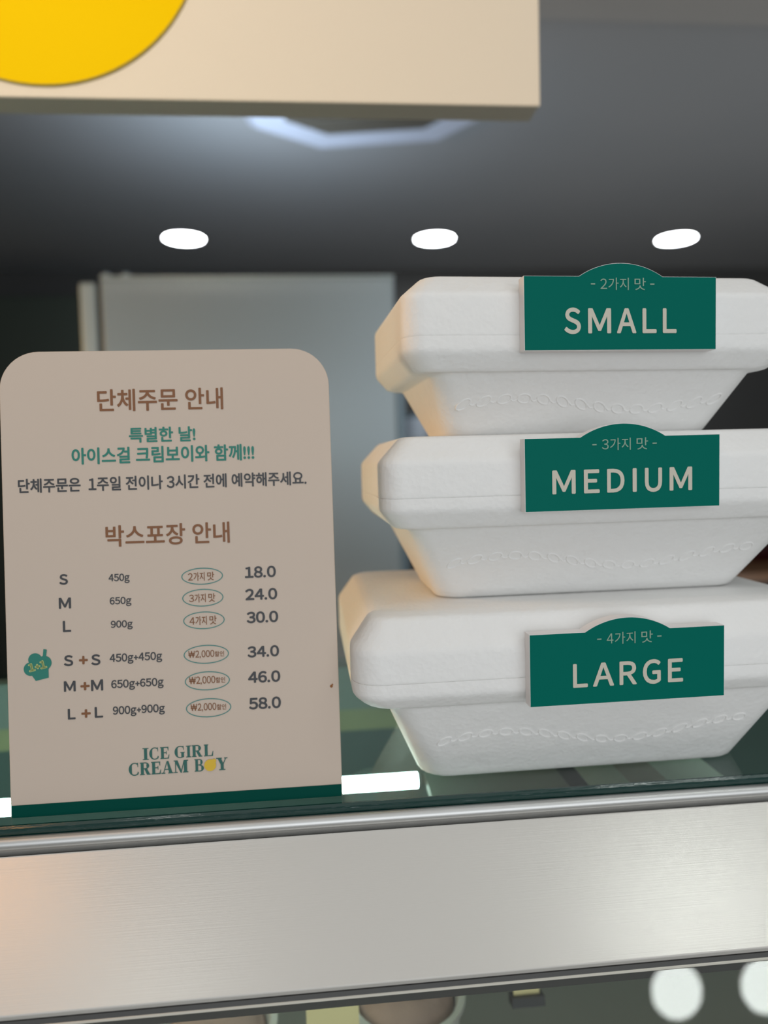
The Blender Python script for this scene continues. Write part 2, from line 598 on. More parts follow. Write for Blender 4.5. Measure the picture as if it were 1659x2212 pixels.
for x0, x1, m in lx:
    case_part({'housing': 'tube_housing', 'housing_grey': 'tube_housing', 'black': 'joint_clip', 'housing_brown': 'housing_plate'}[m],
              [(0.370, -0.184), (0.425, -0.184), (0.425, -0.190), (0.370, -0.190)], M[m], x0, x1)

# ------------------------------------------------------------------ foam boxes
BOXES = {
    'SMALL': dict(front=(0.1356, 0.3335, 0.0116), rot=2.3, hx=0.0946, D=0.112, hbx=0.069, hbt=0.0805, yb=0.030, h=0.0733,
                  zt=0.0288, z1=0.0373, zs=0.0442, zb=0.0629, bi=0.0115, ps=0.0, r=0.011, sx=0.0941, sz=0.0479, txt=(0.202, 0.791, 0.227, 0.567), n='2'),
    'MEDIUM': dict(front=(0.1390, 0.3285, -0.0690), rot=0.6, hx=0.1093, D=0.135, hbx=0.079, hbt=0.0965, yb=0.036, h=0.0806,
                   zt=0.0382, z1=0.0466, zs=0.0526, zb=0.0690, bi=0.0105, ps=0.0, r=0.010, sx=0.0925, sz=-0.0237, txt=(0.1355, 0.852, 0.234, 0.56), n='3'),
    'LARGE': dict(front=(0.1310, 0.3230, GLASS), rot=0.6, hx=0.1170, D=0.160, hbx=0.0825, hbt=0.1010, yb=0.0305, h=0.0870,
                  zt=0.0441, z1=0.0508, zs=0.0572, zb=0.0719, bi=0.0090, ps=0.008, r=0.013, sx=0.0919, sz=-0.1103, txt=(0.215, 0.783, 0.238, 0.568), n='4'),
}
LABELS = {
    'SMALL': 'smallest white foam box, topmost of the stack, with green SMALL sign',
    'MEDIUM': 'middle white foam box of the stack, with green MEDIUM sign',
    'LARGE': 'largest white foam box, bottom of the stack on the glass, with green LARGE sign',
}
GROUP = 'foam takeaway boxes stacked on the glass'


# spans of the letters as fractions of the sign's width
LETTERS = {
    'SMALL': [(0.202, 0.287), (0.324, 0.443), (0.473, 0.575), (0.607, 0.681), (0.714, 0.787)],
    'MEDIUM': [(0.136, 0.254), (0.296, 0.376), (0.414, 0.503), (0.545, 0.566), (0.608, 0.697), (0.736, 0.854)],
    'LARGE': [(0.216, 0.291), (0.317, 0.425), (0.453, 0.542), (0.573, 0.666), (0.703, 0.782)],
}


def arch_outline(w, h):
    """green sign: rectangle with a low arch on its top edge"""
    pts = [(0, 0), (w, 0), (w, h)]
    xa, xb, hh = 0.715 * w, 0.28 * w, 0.0059
    half = (xa - xb) / 2
    cx = (xa + xb) / 2
    rad = (half * half + hh * hh) / (2 * hh)
    a0 = math.asin(half / rad)
    pts.append((xa + 0.0012, h))
    for i in range(25):
        a = a0 - 2 * a0 * i / 24
        pts.append((cx + rad * math.sin(a), h + rad * math.cos(a) - (rad - hh)))
    pts.append((xb - 0.0012, h))
    pts.append((0, h))
    return pts


def foam_box(word, d):
    fx, fy, fz = d['front']
    t = thing('foam_box', LABELS[word], 'box', W(fx, fy, fz), (0, 0, R(d['rot'])), GROUP)
    hx, D, h = d['hx'], d['D'], d['h']
    r = d['r']
    fi = 0.0065
    # base: tapered tray with a flange up to the seam
    bm = bmesh.new()
    yb = d['yb']
    rings(bm, [(0.0, d['hbx'] - 0.010, yb + 0.009, D - yb - 0.009, r - 0.002)] + fillet([
        (0.0, d['hbx'] - 0.006, yb + 0.005, D - yb - 0.005, r),
        (0.0, d['hbx'], yb, D - yb, r + 0.001),
        (d['zt'], d['hbt'], fi + 0.0010, D - fi - 0.0010, r - 0.001),
        (d['zt'], hx - fi, fi - 0.0006, D - fi + 0.0006, r - 0.001),
        (d['z1'], hx, 0.0, D, r),
        (d['zs'], hx, 0.0, D, r)], 0.0022))
    # pressed scroll pattern: chain of small loops along the front of the tray
    def face_pt(x, zf):
        q = zf / d['zt']
        return (x, yb * (1 - q) + (fi + 0.001) * q, zf)
    nl = int(d['hbx'] * 2 / 0.0098)
    zm = d['zt'] * 0.50
    wa = d['zt'] * 0.10
    for i in range(nl):
        x = (i - (nl - 1) / 2) * 0.0098
        zc = zm + wa * math.sin(i * 0.5 + 0.2)
        tilt = 0.9 * math.cos(i * 0.5 + 0.2)
        lp = []
        for k in range(14):
            aa = 2 * PI * k / 14
            px, pz = 0.0033 * math.cos(aa), 0.0020 * math.sin(aa)
            lp.append(face_pt(x + px, zc + pz + tilt * px * 0.5))
        tube(bm, lp, 0.00045, 6, True)
        zn = zm + wa * math.sin((i + 1) * 0.5 + 0.2)
        if i < nl - 1:
            tube(bm, [face_pt(x + 0.0031 + 0.0036 * k / 4, zc + (zn - zc) * k / 4 - 0.0010 * math.sin(PI * k / 4)) for k in range(5)], 0.00038, 6)
    link('base', bm, M['foam'], t)
    # lid: seam, upright side, bevel, flat top
    bm = bmesh.new()
    bi, ps = d['bi'], d['ps']
    rs = [(d['zs'] + 0.00005, hx - 0.00025, 0.00025, D - 0.00025, r), (d['zs'] + 0.0005, hx, 0.0, D, r), (d['zb'], hx, 0.0, D, r)]
    if ps:
        rs += [(h - 0.0016, hx - bi, bi, D - bi, r - 0.003), (h, hx - bi - ps * 0.5, bi + ps, D - bi - ps * 0.5, r - 0.005)]
    else:
        rs += [(h, hx - bi, bi, D - bi, r - 0.003)]
    e_ = rs[-1]
    rs.append((h, e_[1] - 0.006, e_[2] + 0.006, e_[3] - 0.006, max(0.003, e_[4] - 0.003)))
    rings(bm, fillet(rs, 0.0022))
    link('lid', bm, M['foam'], t)
    # green sign glued to the lid
    w, sh = 0.0910, 0.0326
    th = 0.0068
    a = R(d['rot'])
    lx = (d['sx'] - fx) / math.cos(a)
    lz = d['sz'] - fz
    bm = bmesh.new()
    prism(bm, arch_outline(w, sh), -th, 0.0)
    bmesh.ops.translate(bm, verts=bm.verts, vec=(lx, 0, lz))
    sg = link('size_sign', bm, M['acrylic_edge'], t, smooth=False)
    sg['label'] = 'green arched sign reading ' + word
    bm = bmesh.new()
    ol = arch_outline(w, sh)
    cxx, czz = w / 2, sh / 2
    vs = [bm.verts.new((lx + cxx + (x - cxx) * 0.9965, -th - 0.00010, lz + czz + (z - czz) * 0.992)) for x, z in ol]
    bm.faces.new(vs)
    print_obj('sign_face', bm, M['teal'], sg)
    bm = bmesh.new()
    x0, x1, z0, z1 = d['txt']
    for ch, (a0, a1) in zip(word, LETTERS[word]):
        o = 0.0003 if ch in 'SGU' else 0
        text_fit(bm, ch, lx + a0 * w, lx + a1 * w, lz + z0 * sh - o, lz + z1 * sh + (0 if ch == 'U' else o), -th - 0.0003, 0.028)
    print_obj('size_lettering', bm, M['beige_letter'], sg)
    bm = bmesh.new()
    z0, z1 = 0.815 * sh, 0.980 * sh
    for s, u0_, u1_, q0, q1 in (('-', 0.340, 0.362, 0.44, 0.54), (d['n'], 0.389, 0.423, 0.08, 0.92), ('가지', 0.430, 0.536, 0.0, 1.0), ('맛', 0.566, 0.625, 0.0, 1.0), ('-', 0.648, 0.670, 0.44, 0.54)):
        text_fit(bm, s, lx + u0_ * w, lx + u1_ * w, lz + z0 + (z1 - z0) * q0, lz + z0 + (z1 - z0) * q1, -th - 0.0003, 0.0)
    print_obj('flavour_lettering', bm, M['pale_green_letter'], sg)
    return t


for word in ('LARGE', 'MEDIUM', 'SMALL'):
    foam_box(word, BOXES[word])

# ------------------------------------------------------------------ menu stand
LEAN = R(4.6)
menu = thing('menu_stand', 'cream upright menu stand with Korean price list, left of the foam boxes', 'menu', W(-0.142, 0.34, GLASS), (-LEAN, 0, 0))
MW, MH, MT = 0.1500, 0.2118, 0.0025
ol = [(0, 0), (MW, 0)]
rc = 0.0175
for i in range(13):
    a = R(90 * i / 12)
    ol.append((MW - rc + rc * math.cos(a), MH - rc + rc * math.sin(a)))
for i in range(13):
    a = R(90 + 90 * i / 12)
    ol.append((rc + rc * math.cos(a), MH - rc + rc * math.sin(a)))
bm = bmesh.new()
prism(bm, ol, 0, MT)
link('panel', bm, M['panel'], menu, smooth=False, bevel=0.0004)
bm = bmesh.new()
box(bm, 0.0, MW, 0.0022, 0.0500, 0.0, 0.0022)
ft = link('foot', bm, M['panel'], menu, smooth=False, bevel=0.0004)
ft.rotation_euler = (LEAN, 0, 0)
bm = bmesh.new()
vs = [bm.verts.new(p) for p in ((0.0004, -0.0002, 0.0001), (MW - 0.0003, -0.0002, 0.0001), (MW - 0.0003, -0.0002, 0.0057), (0.0004, -0.0002, 0.0057))]
bm.faces.new(vs)
p = print_obj('bottom_band', bm, M['band'], menu)
p['label'] = 'dark green band along the bottom edge'
KIND = {'heading': 'heading_lettering', 'sub': 'greeting_lettering', 'notice': 'notice_lettering', 'size': 'size_lettering',
        'weight': 'weight_lettering', 'badge': 'badge_lettering', 'price': 'price_lettering', 'plus': 'plus_sign'}
COLR = {'brown': 'brown', 'teal': 'teal_letter', 'dark': 'dark'}
ROWS = [
    ('단체주문 안내', 43.2, 100.4, 183.6, 193.9, 'brown', 0.009, 'heading'),
    ('특별한 날!', 57.0, 87.2, 168.9, 176.0, 'teal', 0.013, 'sub'),
    ('아이스걸 크림보이와 함께!!!', 31.1, 114.0, 159.4, 167.2, 'teal', 0.013, 'sub'),
    ('단체주문은  1주일 전이나 3시간 전에 예약해주세요.', 7.1, 138.0, 147.0, 153.6, 'dark', 0.012, 'notice'),
    ('박스포장 안내', 45.2, 101.5, 121.1, 131.0, 'brown', 0.009, 'heading'),
    ('S', 24.1, 27.9, 104.6, 109.5, 'dark', 0.02, 'size'),
    ('450g', 46.0, 55.4, 104.2, 108.7, 'dark', 0.012, 'weight'),
    ('18.0', 107.9, 122.3, 104.2, 109.6, 'dark', 0.022, 'price'),
    ('M', 23.6, 29.0, 93.7, 98.7, 'dark', 0.02, 'size'),
    ('650g', 46.2, 55.9, 93.6, 98.0, 'dark', 0.012, 'weight'),
    ('24.0', 107.8, 122.6, 93.8, 99.2, 'dark', 0.022, 'price'),
    ('L', 25.1, 28.7, 83.0, 88.1, 'dark', 0.02, 'size'),
    ('900g', 46.4, 56.2, 82.9, 87.2, 'dark', 0.012, 'weight'),
    ('30.0', 108.1, 122.7, 83.1, 88.5, 'dark', 0.022, 'price'),
    ('S', 25.1, 29.2, 67.4, 72.4, 'dark', 0.02, 'size'),
    ('+', 31.8, 35.7, 67.9, 71.7, 'brown', 0.03, 'plus'),
    ('S', 37.2, 41.3, 67.2, 72.2, 'dark', 0.02, 'size'),
    ('450g+450g', 45.4, 69.0, 67.1, 72.0, 'dark', 0.012, 'weight'),
    ('34.0', 108.0, 122.6, 67.1, 72.4, 'dark', 0.022, 'price'),
    ('M', 24.8, 30.0, 55.8, 60.6, 'dark', 0.02, 'size'),
    ('+', 32.1, 36.2, 56.0, 59.8, 'brown', 0.03, 'plus'),
    ('M', 36.8, 42.2, 55.5, 60.6, 'dark', 0.02, 'size'),
    ('650g+650g', 45.8, 69.3, 55.1, 60.0, 'dark', 0.012, 'weight'),
    ('46.0', 107.9, 122.8, 55.2, 60.6, 'dark', 0.022, 'price'),
    ('L', 26.2, 29.6, 43.1, 47.9, 'dark', 0.02, 'size'),
    ('+', 32.2, 36.3, 43.5, 47.3, 'brown', 0.03, 'plus'),
    ('L', 38.1, 41.8, 43.2, 48.1, 'dark', 0.02, 'size'),
    ('900g+900g', 46.2, 69.5, 43.0, 47.9, 'dark', 0.012, 'weight'),
    ('58.0', 107.9, 122.7, 42.9, 48.4, 'dark', 0.022, 'price'),
]
for s, x0, x1, z0, z1, c, off, kind in ROWS:
    bm = bmesh.new()
    text_fit(bm, s, x0 / 1e3, x1 / 1e3, z0 / 1e3, z1 / 1e3, -0.0002, off * 1.9)
    print_obj(KIND[kind], bm, M[COLR[c]], menu)
BADGE = [
    (88.3, 106.0, 9.51, 3.93, [('2', 81.8, 84.0, 104.2, 107.6), ('가지', 84.3, 89.4, 103.9, 107.9), ('맛', 90.6, 93.8, 103.9, 107.9)]),
    (88.3, 96.0, 9.41, 4.08, [('3', 82.0, 84.2, 94.2, 97.6), ('가지', 84.5, 89.6, 93.9, 97.9), ('맛', 90.8, 94.0, 93.9, 97.9)]),
    (88.5, 85.5, 9.46, 4.08, [('4', 81.9, 84.3, 83.7, 87.1), ('가지', 84.6, 89.8, 83.4, 87.5), ('맛', 91.0, 94.3, 83.4, 87.5)]),
    (89.1, 69.7, 10.35, 4.35, [('₩2,000', 80.9, 92.7, 67.9, 71.6), ('할인', 92.9, 97.2, 68.4, 70.9)]),
    (89.2, 57.4, 10.29, 4.39, [('₩2,000', 80.9, 92.8, 55.7, 59.6), ('할인', 93.0, 97.3, 56.2, 58.8)]),
    (89.4, 44.9, 10.34, 4.39, [('₩2,000', 81.2, 92.9, 43.3, 47.1), ('할인', 93.1, 97.4, 43.7, 46.3)]),
]
for cx, cz, ra, rb, ws in BADGE:
    bm = bmesh.new()
    n = 48
    t_ = 0.42
    o_ = [bm.verts.new(((cx + ra * math.cos(2 * PI * i / n)) / 1e3, -0.0002, (cz + rb * math.sin(2 * PI * i / n)) / 1e3)) for i in range(n)]
    i_ = [bm.verts.new(((cx + (ra - t_) * math.cos(2 * PI * i / n)) / 1e3, -0.0002, (cz + (rb - t_) * math.sin(2 * PI * i / n)) / 1e3)) for i in range(n)]
    for i in range(n):
        bm.faces.new((o_[i], o_[(i + 1) % n], i_[(i + 1) % n], i_[i]))
    ov = print_obj('badge_outline', bm, M['oval'], menu)
    bm = bmesh.new()
    for s, x0, x1, z0, z1 in ws:
        text_fit(bm, s, x0 / 1e3, x1 / 1e3, z0 / 1e3, z1 / 1e3, -0.0002, 0.012)
    print_obj('badge_lettering', bm, M['brown'], ov)


def disc(bm, cx, cz, r, y, n=32, sx=1.0):
    vs = [bm.verts.new((cx + r * sx * math.cos(2 * PI * i / n), y, cz + r * math.sin(2 * PI * i / n))) for i in range(n)]
    bm.faces.new(vs)


# green sundae cup mark with 1+1 on it: three scoops, a cup and a spoon, tilted a little
bm = bmesh.new()
ca, sa = math.cos(R(12)), math.sin(R(12))


def cup(x, z):
    return (0.0136 + (x * ca - z * sa) / 1e3, 0.0682 + (x * sa + z * ca) / 1e3)


for k, (x, z, r) in enumerate(((-3.3, -0.6, 3.1), (-0.5, 3.0, 3.0), (3.1, 0.6, 3.2))):
    c = cup(x, z)
    disc(bm, c[0], c[1], r / 1e3, -0.0002 - 0.00001 * k)
for k, pl in enumerate(([(-4.0, -2.2), (4.3, -2.2), (3.4, -6.4), (-2.4, -6.4)], [(-4, -2.5), (4.5, -2.5), (4.0, 2.5), (-3, 2.5)], [(2.6, 2.0), (4.0, 1.8), (5.6, 6.2), (4.2, 6.8)])):
    vs = [bm.verts.new((cup(*q)[0], -0.00024 - 0.00001 * k, cup(*q)[1])) for q in pl]
    bm.faces.new(vs)
ic = print_obj('cup_mark', bm, M['teal_letter'], menu)
bm = bmesh.new()
text_fit(bm, '1+1', -4.2 / 1e3, 4.0 / 1e3, -1.9 / 1e3, 2.0 / 1e3, 0, 0.08)
for v in bm.verts:
    c = cup(v.co.x * 1e3, v.co.z * 1e3)
    v.co = (c[0], -0.0004, c[1])
print_obj('mark_lettering', bm, M['lime_print'], ic)
# stain on the right edge
bm = bmesh.new()
disc(bm, 0.1465, 0.0518, 0.0007, -0.0002, 14)
disc(bm, 0.1470, 0.0526, 0.0004, -0.00022, 10)
print_obj('stain', bm, M['stain'], menu)


# serif lettering of the shop mark, drawn stroke by stroke in a unit box
def serif(ch):
    T, t, s = 0.30, 0.07, 0.07   # thick stem, thin stroke, serif height

    def bar(x0, z0, x1, z1):
        return [(x0, z0), (x1, z0), (x1, z1), (x0, z1)]

    def arc(cx, cz, rx, rz, a0, a1, wt, n=18):
        """crescent stroke: thick where it runs upright"""
        o, i = [], []
        for k in range(n + 1):
            a = R(a0 + (a1 - a0) * k / n)
            w_ = t + (wt - t) * abs(math.cos(a)) ** 1.5
            o.append((cx + rx * math.cos(a), cz + rz * math.sin(a)))
            i.append((cx + (rx - w_) * math.cos(a), cz + (rz - t * 1.1) * math.sin(a)))
        return [[o[k], o[k + 1], i[k + 1], i[k]] for k in range(n)]

    def stem(x, wt=T):
        return [bar(x, 0, x + wt, 1), bar(x - 0.09, 0, x + wt + 0.09, s), bar(x - 0.09, 1 - s, x + wt + 0.09, 1)]
    if ch == 'I':
        return [bar(0.25, 0, 0.75, 1), bar(0, 0, 1, s), bar(0, 1 - s, 1, 1)]
    if ch in 'CG':
        q = arc(0.56, 0.5, 0.56, 0.52, 55, 310 if ch == 'C' else 300, T)
        q += [[(0.80, 1.0), (0.90, 1.0), (0.90, 0.66), (0.86, 0.66)]]
        if ch == 'G':
            q += [bar(0.66, 0.04, 0.92, 0.46), bar(0.56, 0.42, 1.0, 0.48)]
        else:
            q += [[(0.86, 0.30), (0.97, 0.22), (0.90, 0.06), (0.80, 0.04)]]
        return q
    if ch == 'E':
        return stem(0.1) + [bar(0.1, 0, 0.95, t), bar(0.1, 1 - t, 0.92, 1), bar(0.3, 0.48, 0.7, 0.48 + t),
                            [(0.92, 1), (0.92, 0.68), (0.87, 0.68), (0.78, 1)], [(0.95, 0), (1.0, 0.36), (0.95, 0.36), (0.8, 0)], bar(0.66, 0.36, 0.72, 0.66)]
    if ch == 'L':
        return stem(0.1) + [bar(0.1, 0, 0.95, t), [(0.95, 0), (1.0, 0.42), (0.94, 0.42), (0.78, 0)]]
    if ch == 'R':
        return stem(0.09, 0.27) + [bar(0.1, 1 - t, 0.55, 1), bar(0.1, 0.46, 0.55, 0.46 + t)] + arc(0.5, 0.73, 0.38, 0.27, -90, 90, 0.26) + \
            [[(0.42, 0.48), (0.66, 0.50), (0.95, 0.0), (0.66, 0.0)], bar(0.66, 0, 1.0, s)]
    if ch == 'B':
        return stem(0.09, 0.27) + [bar(0.1, 1 - t, 0.55, 1), bar(0.1, 0.49, 0.6, 0.49 + t), bar(0.1, 0, 0.55, t)] + \
            arc(0.5, 0.75, 0.36, 0.25, -90, 90, 0.24) + arc(0.53, 0.26, 0.44, 0.27, -90, 90, 0.27)
    if ch == 'A':
        return [[(0.46, 1), (0.60, 1), (0.92, 0), (0.64, 0)], [(0.46, 1), (0.52, 0.95), (0.20, 0), (0.13, 0)], bar(0.25, 0.30, 0.75, 0.30 + t),
                bar(0.0, 0, 0.33, s), bar(0.55, 0, 1.0, s)]
    if ch == 'M':
        return [bar(0.09, 0, 0.15, 1), bar(0.70, 0, 0.92, 1), [(0.05, 1), (0.27, 1), (0.57, 0.0), (0.46, 0.0)], [(0.46, 0.0), (0.52, 0.0), (0.77, 1), (0.70, 1)],
                bar(0, 0, 0.26, s), bar(0.62, 0, 1, s), bar(0.0, 1 - s, 0.2, 1), bar(0.72, 1 - s, 1, 1)]
    if ch == 'Y':
        return [[(0.10, 1), (0.40, 1), (0.64, 0.46), (0.38, 0.46)], [(0.82, 1), (0.90, 1), (0.63, 0.46), (0.55, 0.46)], bar(0.38, 0, 0.64, 0.48), bar(0.24, 0, 0.78, s),
                bar(0.0, 1 - s, 0.5, 1), bar(0.70, 1 - s, 1.0, 1)]


LOGO = [('I', 58.9, 61.6, 22.6, 28.0), ('C', 61.9, 66.3, 22.6, 28.0), ('E', 66.8, 70.9, 22.6, 28.0), ('G', 73.3, 77.9, 22.6, 28.0), ('I', 78.5, 80.8, 22.6, 28.0),
        ('R', 81.1, 85.9, 22.6, 28.0), ('L', 86.6, 90.9, 22.6, 28.0),
        ('C', 52.5, 57.2, 15.8, 21.5), ('R', 57.5, 62.3, 15.8, 21.5), ('E', 62.6, 67.0, 15.8, 21.5), ('A', 67.1, 72.6, 15.8, 21.5), ('M', 72.8, 79.3, 15.8, 21.5),
        ('B', 82.2, 86.5, 15.8, 21.5), ('Y', 92.1, 97.3, 15.8, 21.5)]
bm = bmesh.new()
k = 0
for ch, x0, x1, z0, z1 in LOGO:
    for q in serif(ch):
        k += 1
        vs = [bm.verts.new(((x0 + (x1 - x0) * u) / 1e3, -0.0002 - 0.0000005 * k, (z0 + (z1 - z0) * v) / 1e3)) for u, v in q]
        try:
            bm.faces.new(vs)
        except ValueError:
            pass
lg = print_obj('logo_lettering', bm, M['logo_green'], menu)
bm = bmesh.new()
disc(bm, 0.0893, 0.0184, 0.0027, -0.0004, 36)
disc(bm, 0.0911, 0.0203, 0.0010, -0.00041, 20)
print_obj('yellow_ball', bm, M['yellow_print'], lg)

# ------------------------------------------------------------------ hanging sign
so = W(-0.25, 0.6, 0.2815)
sign = thing('hanging_sign', 'cream hanging sign board with a big yellow disc, above the menu stand', 'sign', so)
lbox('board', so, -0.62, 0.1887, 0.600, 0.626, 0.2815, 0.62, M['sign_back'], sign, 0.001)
p = lbox('face_plate', so, -0.62, 0.1890, 0.5975, 0.600, 0.2813, 0.62, M['sign_cream'], sign, 0.0006)
bm = bmesh.new()
n = 96
cx, cz, rad = -0.193 - so.x, 0.410 + EYE - so.z, 0.1205
f_ = [bm.verts.new((cx + rad * math.cos(2 * PI * i / n), 0.5950 - so.y, cz + rad * math.sin(2 * PI * i / n))) for i in range(n)]
b_ = [bm.verts.new((cx + (rad + 0.0012) * math.cos(2 * PI * i / n), 0.5975 - so.y, cz + (rad + 0.0012) * math.sin(2 * PI * i / n))) for i in range(n)]
bm.faces.new(f_)
for i in range(n):
    f = bm.faces.new((f_[i], f_[(i + 1) % n], b_[(i + 1) % n], b_[i]))
    f.material_index = 1
p = link('yellow_disc', bm, [M['sign_yellow'], M['sign_rim']], sign, smooth=False)
p['label'] = 'big yellow disc on the board'
for x in (-0.52, 0.09):
    bm = bmesh.new()
    tube(bm, [(x - so.x, 0.613 - so.y, 0.62 + EYE - so.z), (x - so.x, 0.613 - so.y, 0.99 + EYE - so.z)], 0.006, 12)
    link('hanger_rod', bm, M['black'], sign)

# ------------------------------------------------------------------ ceiling: downlights, air conditioner
DL = [(-0.533, 'leftmost of the three round downlights in the dark ceiling'), (0.570, 'middle one of the three round downlights in the dark ceiling'),
      (1.700, 'rightmost of the three round downlights, above the foam boxes')]


def downlight(x, y, z, r, label, group, em):
    t = thing('downlight', label, 'ceiling light', W(x, y, z), (0, 0, 0), group)
    bm = bmesh.new()
    lathe(bm, [(r + 0.012, 0.0), (r + 0.012, -0.004), (r + 0.002, -0.006), (r, -0.003), (r, 0.0)], caps=False)
    link('trim_ring', bm, M['trim_white'], t)
    bm = bmesh.new()
    lathe(bm, [(r, -0.001), (r, -0.003), (r * 0.7, -0.0045)])
    link('diffuser', bm, em, t)
    return t


for x, lb in DL:
    downlight(x, 3.36, 1.0, 0.083, lb, 'downlights in the dark ceiling', M['downlight'])
ao = W(0.183, 2.069, 1.0)
ac = thing('air_conditioner', 'white eight-sided ceiling cassette air conditioner half hidden behind the hanging sign', 'air conditioner', ao, (0, 0, R(-10)))


def ac_ring(bm, hx, hy, z, c):
    pts = []
    for sx, sy in ((1, 1), (-1, 1), (-1, -1), (1, -1)):
        q = [(sx * hx, sy * (hy - c)), (sx * (hx - c), sy * hy)]
        if sx * sy < 0:
            q = q[::-1]
        pts += q
    return [bm.verts.new((x, y, z)) for x, y in pts]


bm = bmesh.new()
a_, b_, c_, d_ = ac_ring(bm, 0.36, 0.27, 0.0, 0.17), ac_ring(bm, 0.36, 0.27, -0.018, 0.17), ac_ring(bm, 0.335, 0.245, -0.034, 0.158), ac_ring(bm, 0.245, 0.155, -0.034, 0.105)
for u_, v_ in ((a_, b_), (b_, c_), (c_, d_)):
    for i in range(8):
        bm.faces.new((u_[i], u_[(i + 1) % 8], v_[(i + 1) % 8], v_[i]))
bm.faces.new(a_)
link('panel_frame', bm, M['ac_white'], ac, smooth=False)
bm = bmesh.new()
q_ = ac_ring(bm, 0.245, 0.155, -0.031, 0.105)
w_ = ac_ring(bm, 0.245, 0.155, -0.036, 0.105)
for i in range(8):
    bm.faces.new((q_[i], q_[(i + 1) % 8], w_[(i + 1) % 8], w_[i]))
bm.faces.new(w_)
bm.faces.new(q_)
for i in range(8):
    y = -0.125 + i * 0.034
    hw = min(0.23, 0.285 - abs(y + 0.006))
    box(bm, -hw, hw, y, y + 0.012, -0.040, -0.0355)
link('intake_grille', bm, M['ac_dark'], ac, smooth=False)

# lamps over the customers, seen only as reflections in the front glass
downlight(0.663, -0.268, 0.99, 0.050, 'left one of the paired round lamps reflected in the front glass', 'paired lamps over the customer side', M['front_lamp'])
downlight(0.843, -0.274, 0.99, 0.050, 'right one of the paired round lamps reflected in the front glass', 'paired lamps over the customer side', M['front_lamp'])

downlight(-0.334, -0.380, 0.99, 0.050, 'round lamp over the customer side, mirrored at the lower left of the aluminium rail', None, M['dim_lamp'])
downlight(-0.640, -0.100, 0.99, 0.110, 'warm round lamp mirrored as an orange glow at the left end of the aluminium rail', None, M['warm_lamp'])

# ------------------------------------------------------------------ back room
fo = W(-0.13, 1.7, -EYE)
fz = thing('upright_freezer', 'tall grey steel freezer standing side-on behind the menu stand', 'freezer', fo)
lbox('body', fo, -0.4535, 0.1930, 1.700, 2.35, -EYE + 0.09, 0.418, M['steel'], fz, 0.004)
p = lbox('door', fo, -0.5010, -0.4650, 1.703, 2.34, -EYE + 0.12, 0.412, M['steel_pale'], fz, 0.006)
bm = bmesh.new()
box(bm, -0.507 - fo.x, -0.5010 - fo.x, 1.76 - fo.y, 1.785 - fo.y, -0.35 + EYE - fo.z, 0.1 + EYE - fo.z)
link('door_handle', bm, M['lip_metal'], p, smooth=False, bevel=0.003)
lbox('door_gasket', fo, -0.4650, -0.4535, 1.708, 2.33, -EYE + 0.12, 0.410, M['gasket'], fz)
lbox('top_plate', fo, -0.4535, 0.1930, 1.698, 2.35, 0.418, 0.423, M['steel_pale'], fz)
for x in (-0.448, -0.405):
    bm = bmesh.new()
    lathe(bm, [(0.012, 0.0), (0.012, 0.008), (0.006, 0.014)], (x - fo.x, 1.73 - fo.y, 0.423 + EYE - fo.z), 16)
    link('hinge_cap', bm, M['steel_pale'], fz)
p = lbox('rear_channel', fo, 0.1930, 0.2110, 1.700, 2.35, -EYE + 0.09, 0.30, M['steel_blue'], fz, 0.002)
p['label'] = 'blue grey rear channel'
for x in (-0.40, 0.14):
    for y in (1.76, 2.28):
        bm = bmesh.new()
        lathe(bm, [(0.02, 0.0), (0.02, 0.02), (0.012, 0.03), (0.012, 0.0905)], (x - fo.x, y - fo.y, 0), 14)
        link('foot', bm, M['black'], fz)

# dark tall cabinet at the far left
ko = W(-1.75, 3.58, -EYE)
kb = thing('tall_cabinet', 'dark green tall cabinet against the back wall at the far left', 'cabinet', ko)
lbox('carcass', ko, -2.45, -1.03, 3.60, 3.885, -EYE, 0.808, M['cabinet_green'], kb, 0.003)
for x0, x1 in ((-2.445, -1.985), (-1.980, -1.515), (-1.510, -1.035)):
    d_o = lbox('cabinet_door', ko, x0, x1, 3.58, 3.60, -EYE + 0.06, 0.80, M['cabinet_green'], kb, 0.002)
    bm = bmesh.new()
    box(bm, x1 - 0.05 - ko.x, x1 - 0.035 - ko.x, 3.565 - ko.y, 3.58 - ko.y, -0.35 + EYE - ko.z, -0.15 + EYE - ko.z)
    link('door_handle', bm, M['dark_metal'], d_o, smooth=False, bevel=0.002)

# storage rack with white tubs between freezer and boxes
ro = W(0.62, 2.75, -EYE)
rk = thing('storage_rack', 'dark metal storage rack behind the freezer, glimpsed left of the foam boxes', 'rack', ro)
for x in (0.30, 0.94):
    for y in (2.62, 2.90):
        lbox('post', ro, x - 0.012, x + 0.012, y - 0.012, y + 0.012, -EYE, 0.20, M['black'], rk)
SH = (-1.25, -0.80, -0.33, 0.04)
for z in SH:
    lbox('shelf', ro, 0.29, 0.95, 2.61, 2.91, z - 0.02, z, M['black'], rk, 0.002)


def tub(x, y, z, r, h, label):
    t = thing('food_tub', label, 'tub', W(x, y, z), (0, 0, 0), 'white tubs on the storage rack')
    bm = bmesh.new()
    lathe(bm, [(r * 0.82, 0), (r, h)], n=28)
    link('body', bm, M['white_plastic'], t)
    bm = bmesh.new()
    lathe(bm, [(r * 1.05, h), (r * 1.05, h + 0.012), (r * 0.9, h + 0.015)], n=28)
    link('lid', bm, M['steel_blue'], t)
    return t


tub(0.375, 2.72, 0.04, 0.06, 0.12, 'white tub on the upper shelf of the dark rack beside the freezer')
tub(0.355, 2.72, -0.33, 0.05, 0.16, 'white tub on the middle shelf of the dark rack beside the freezer')

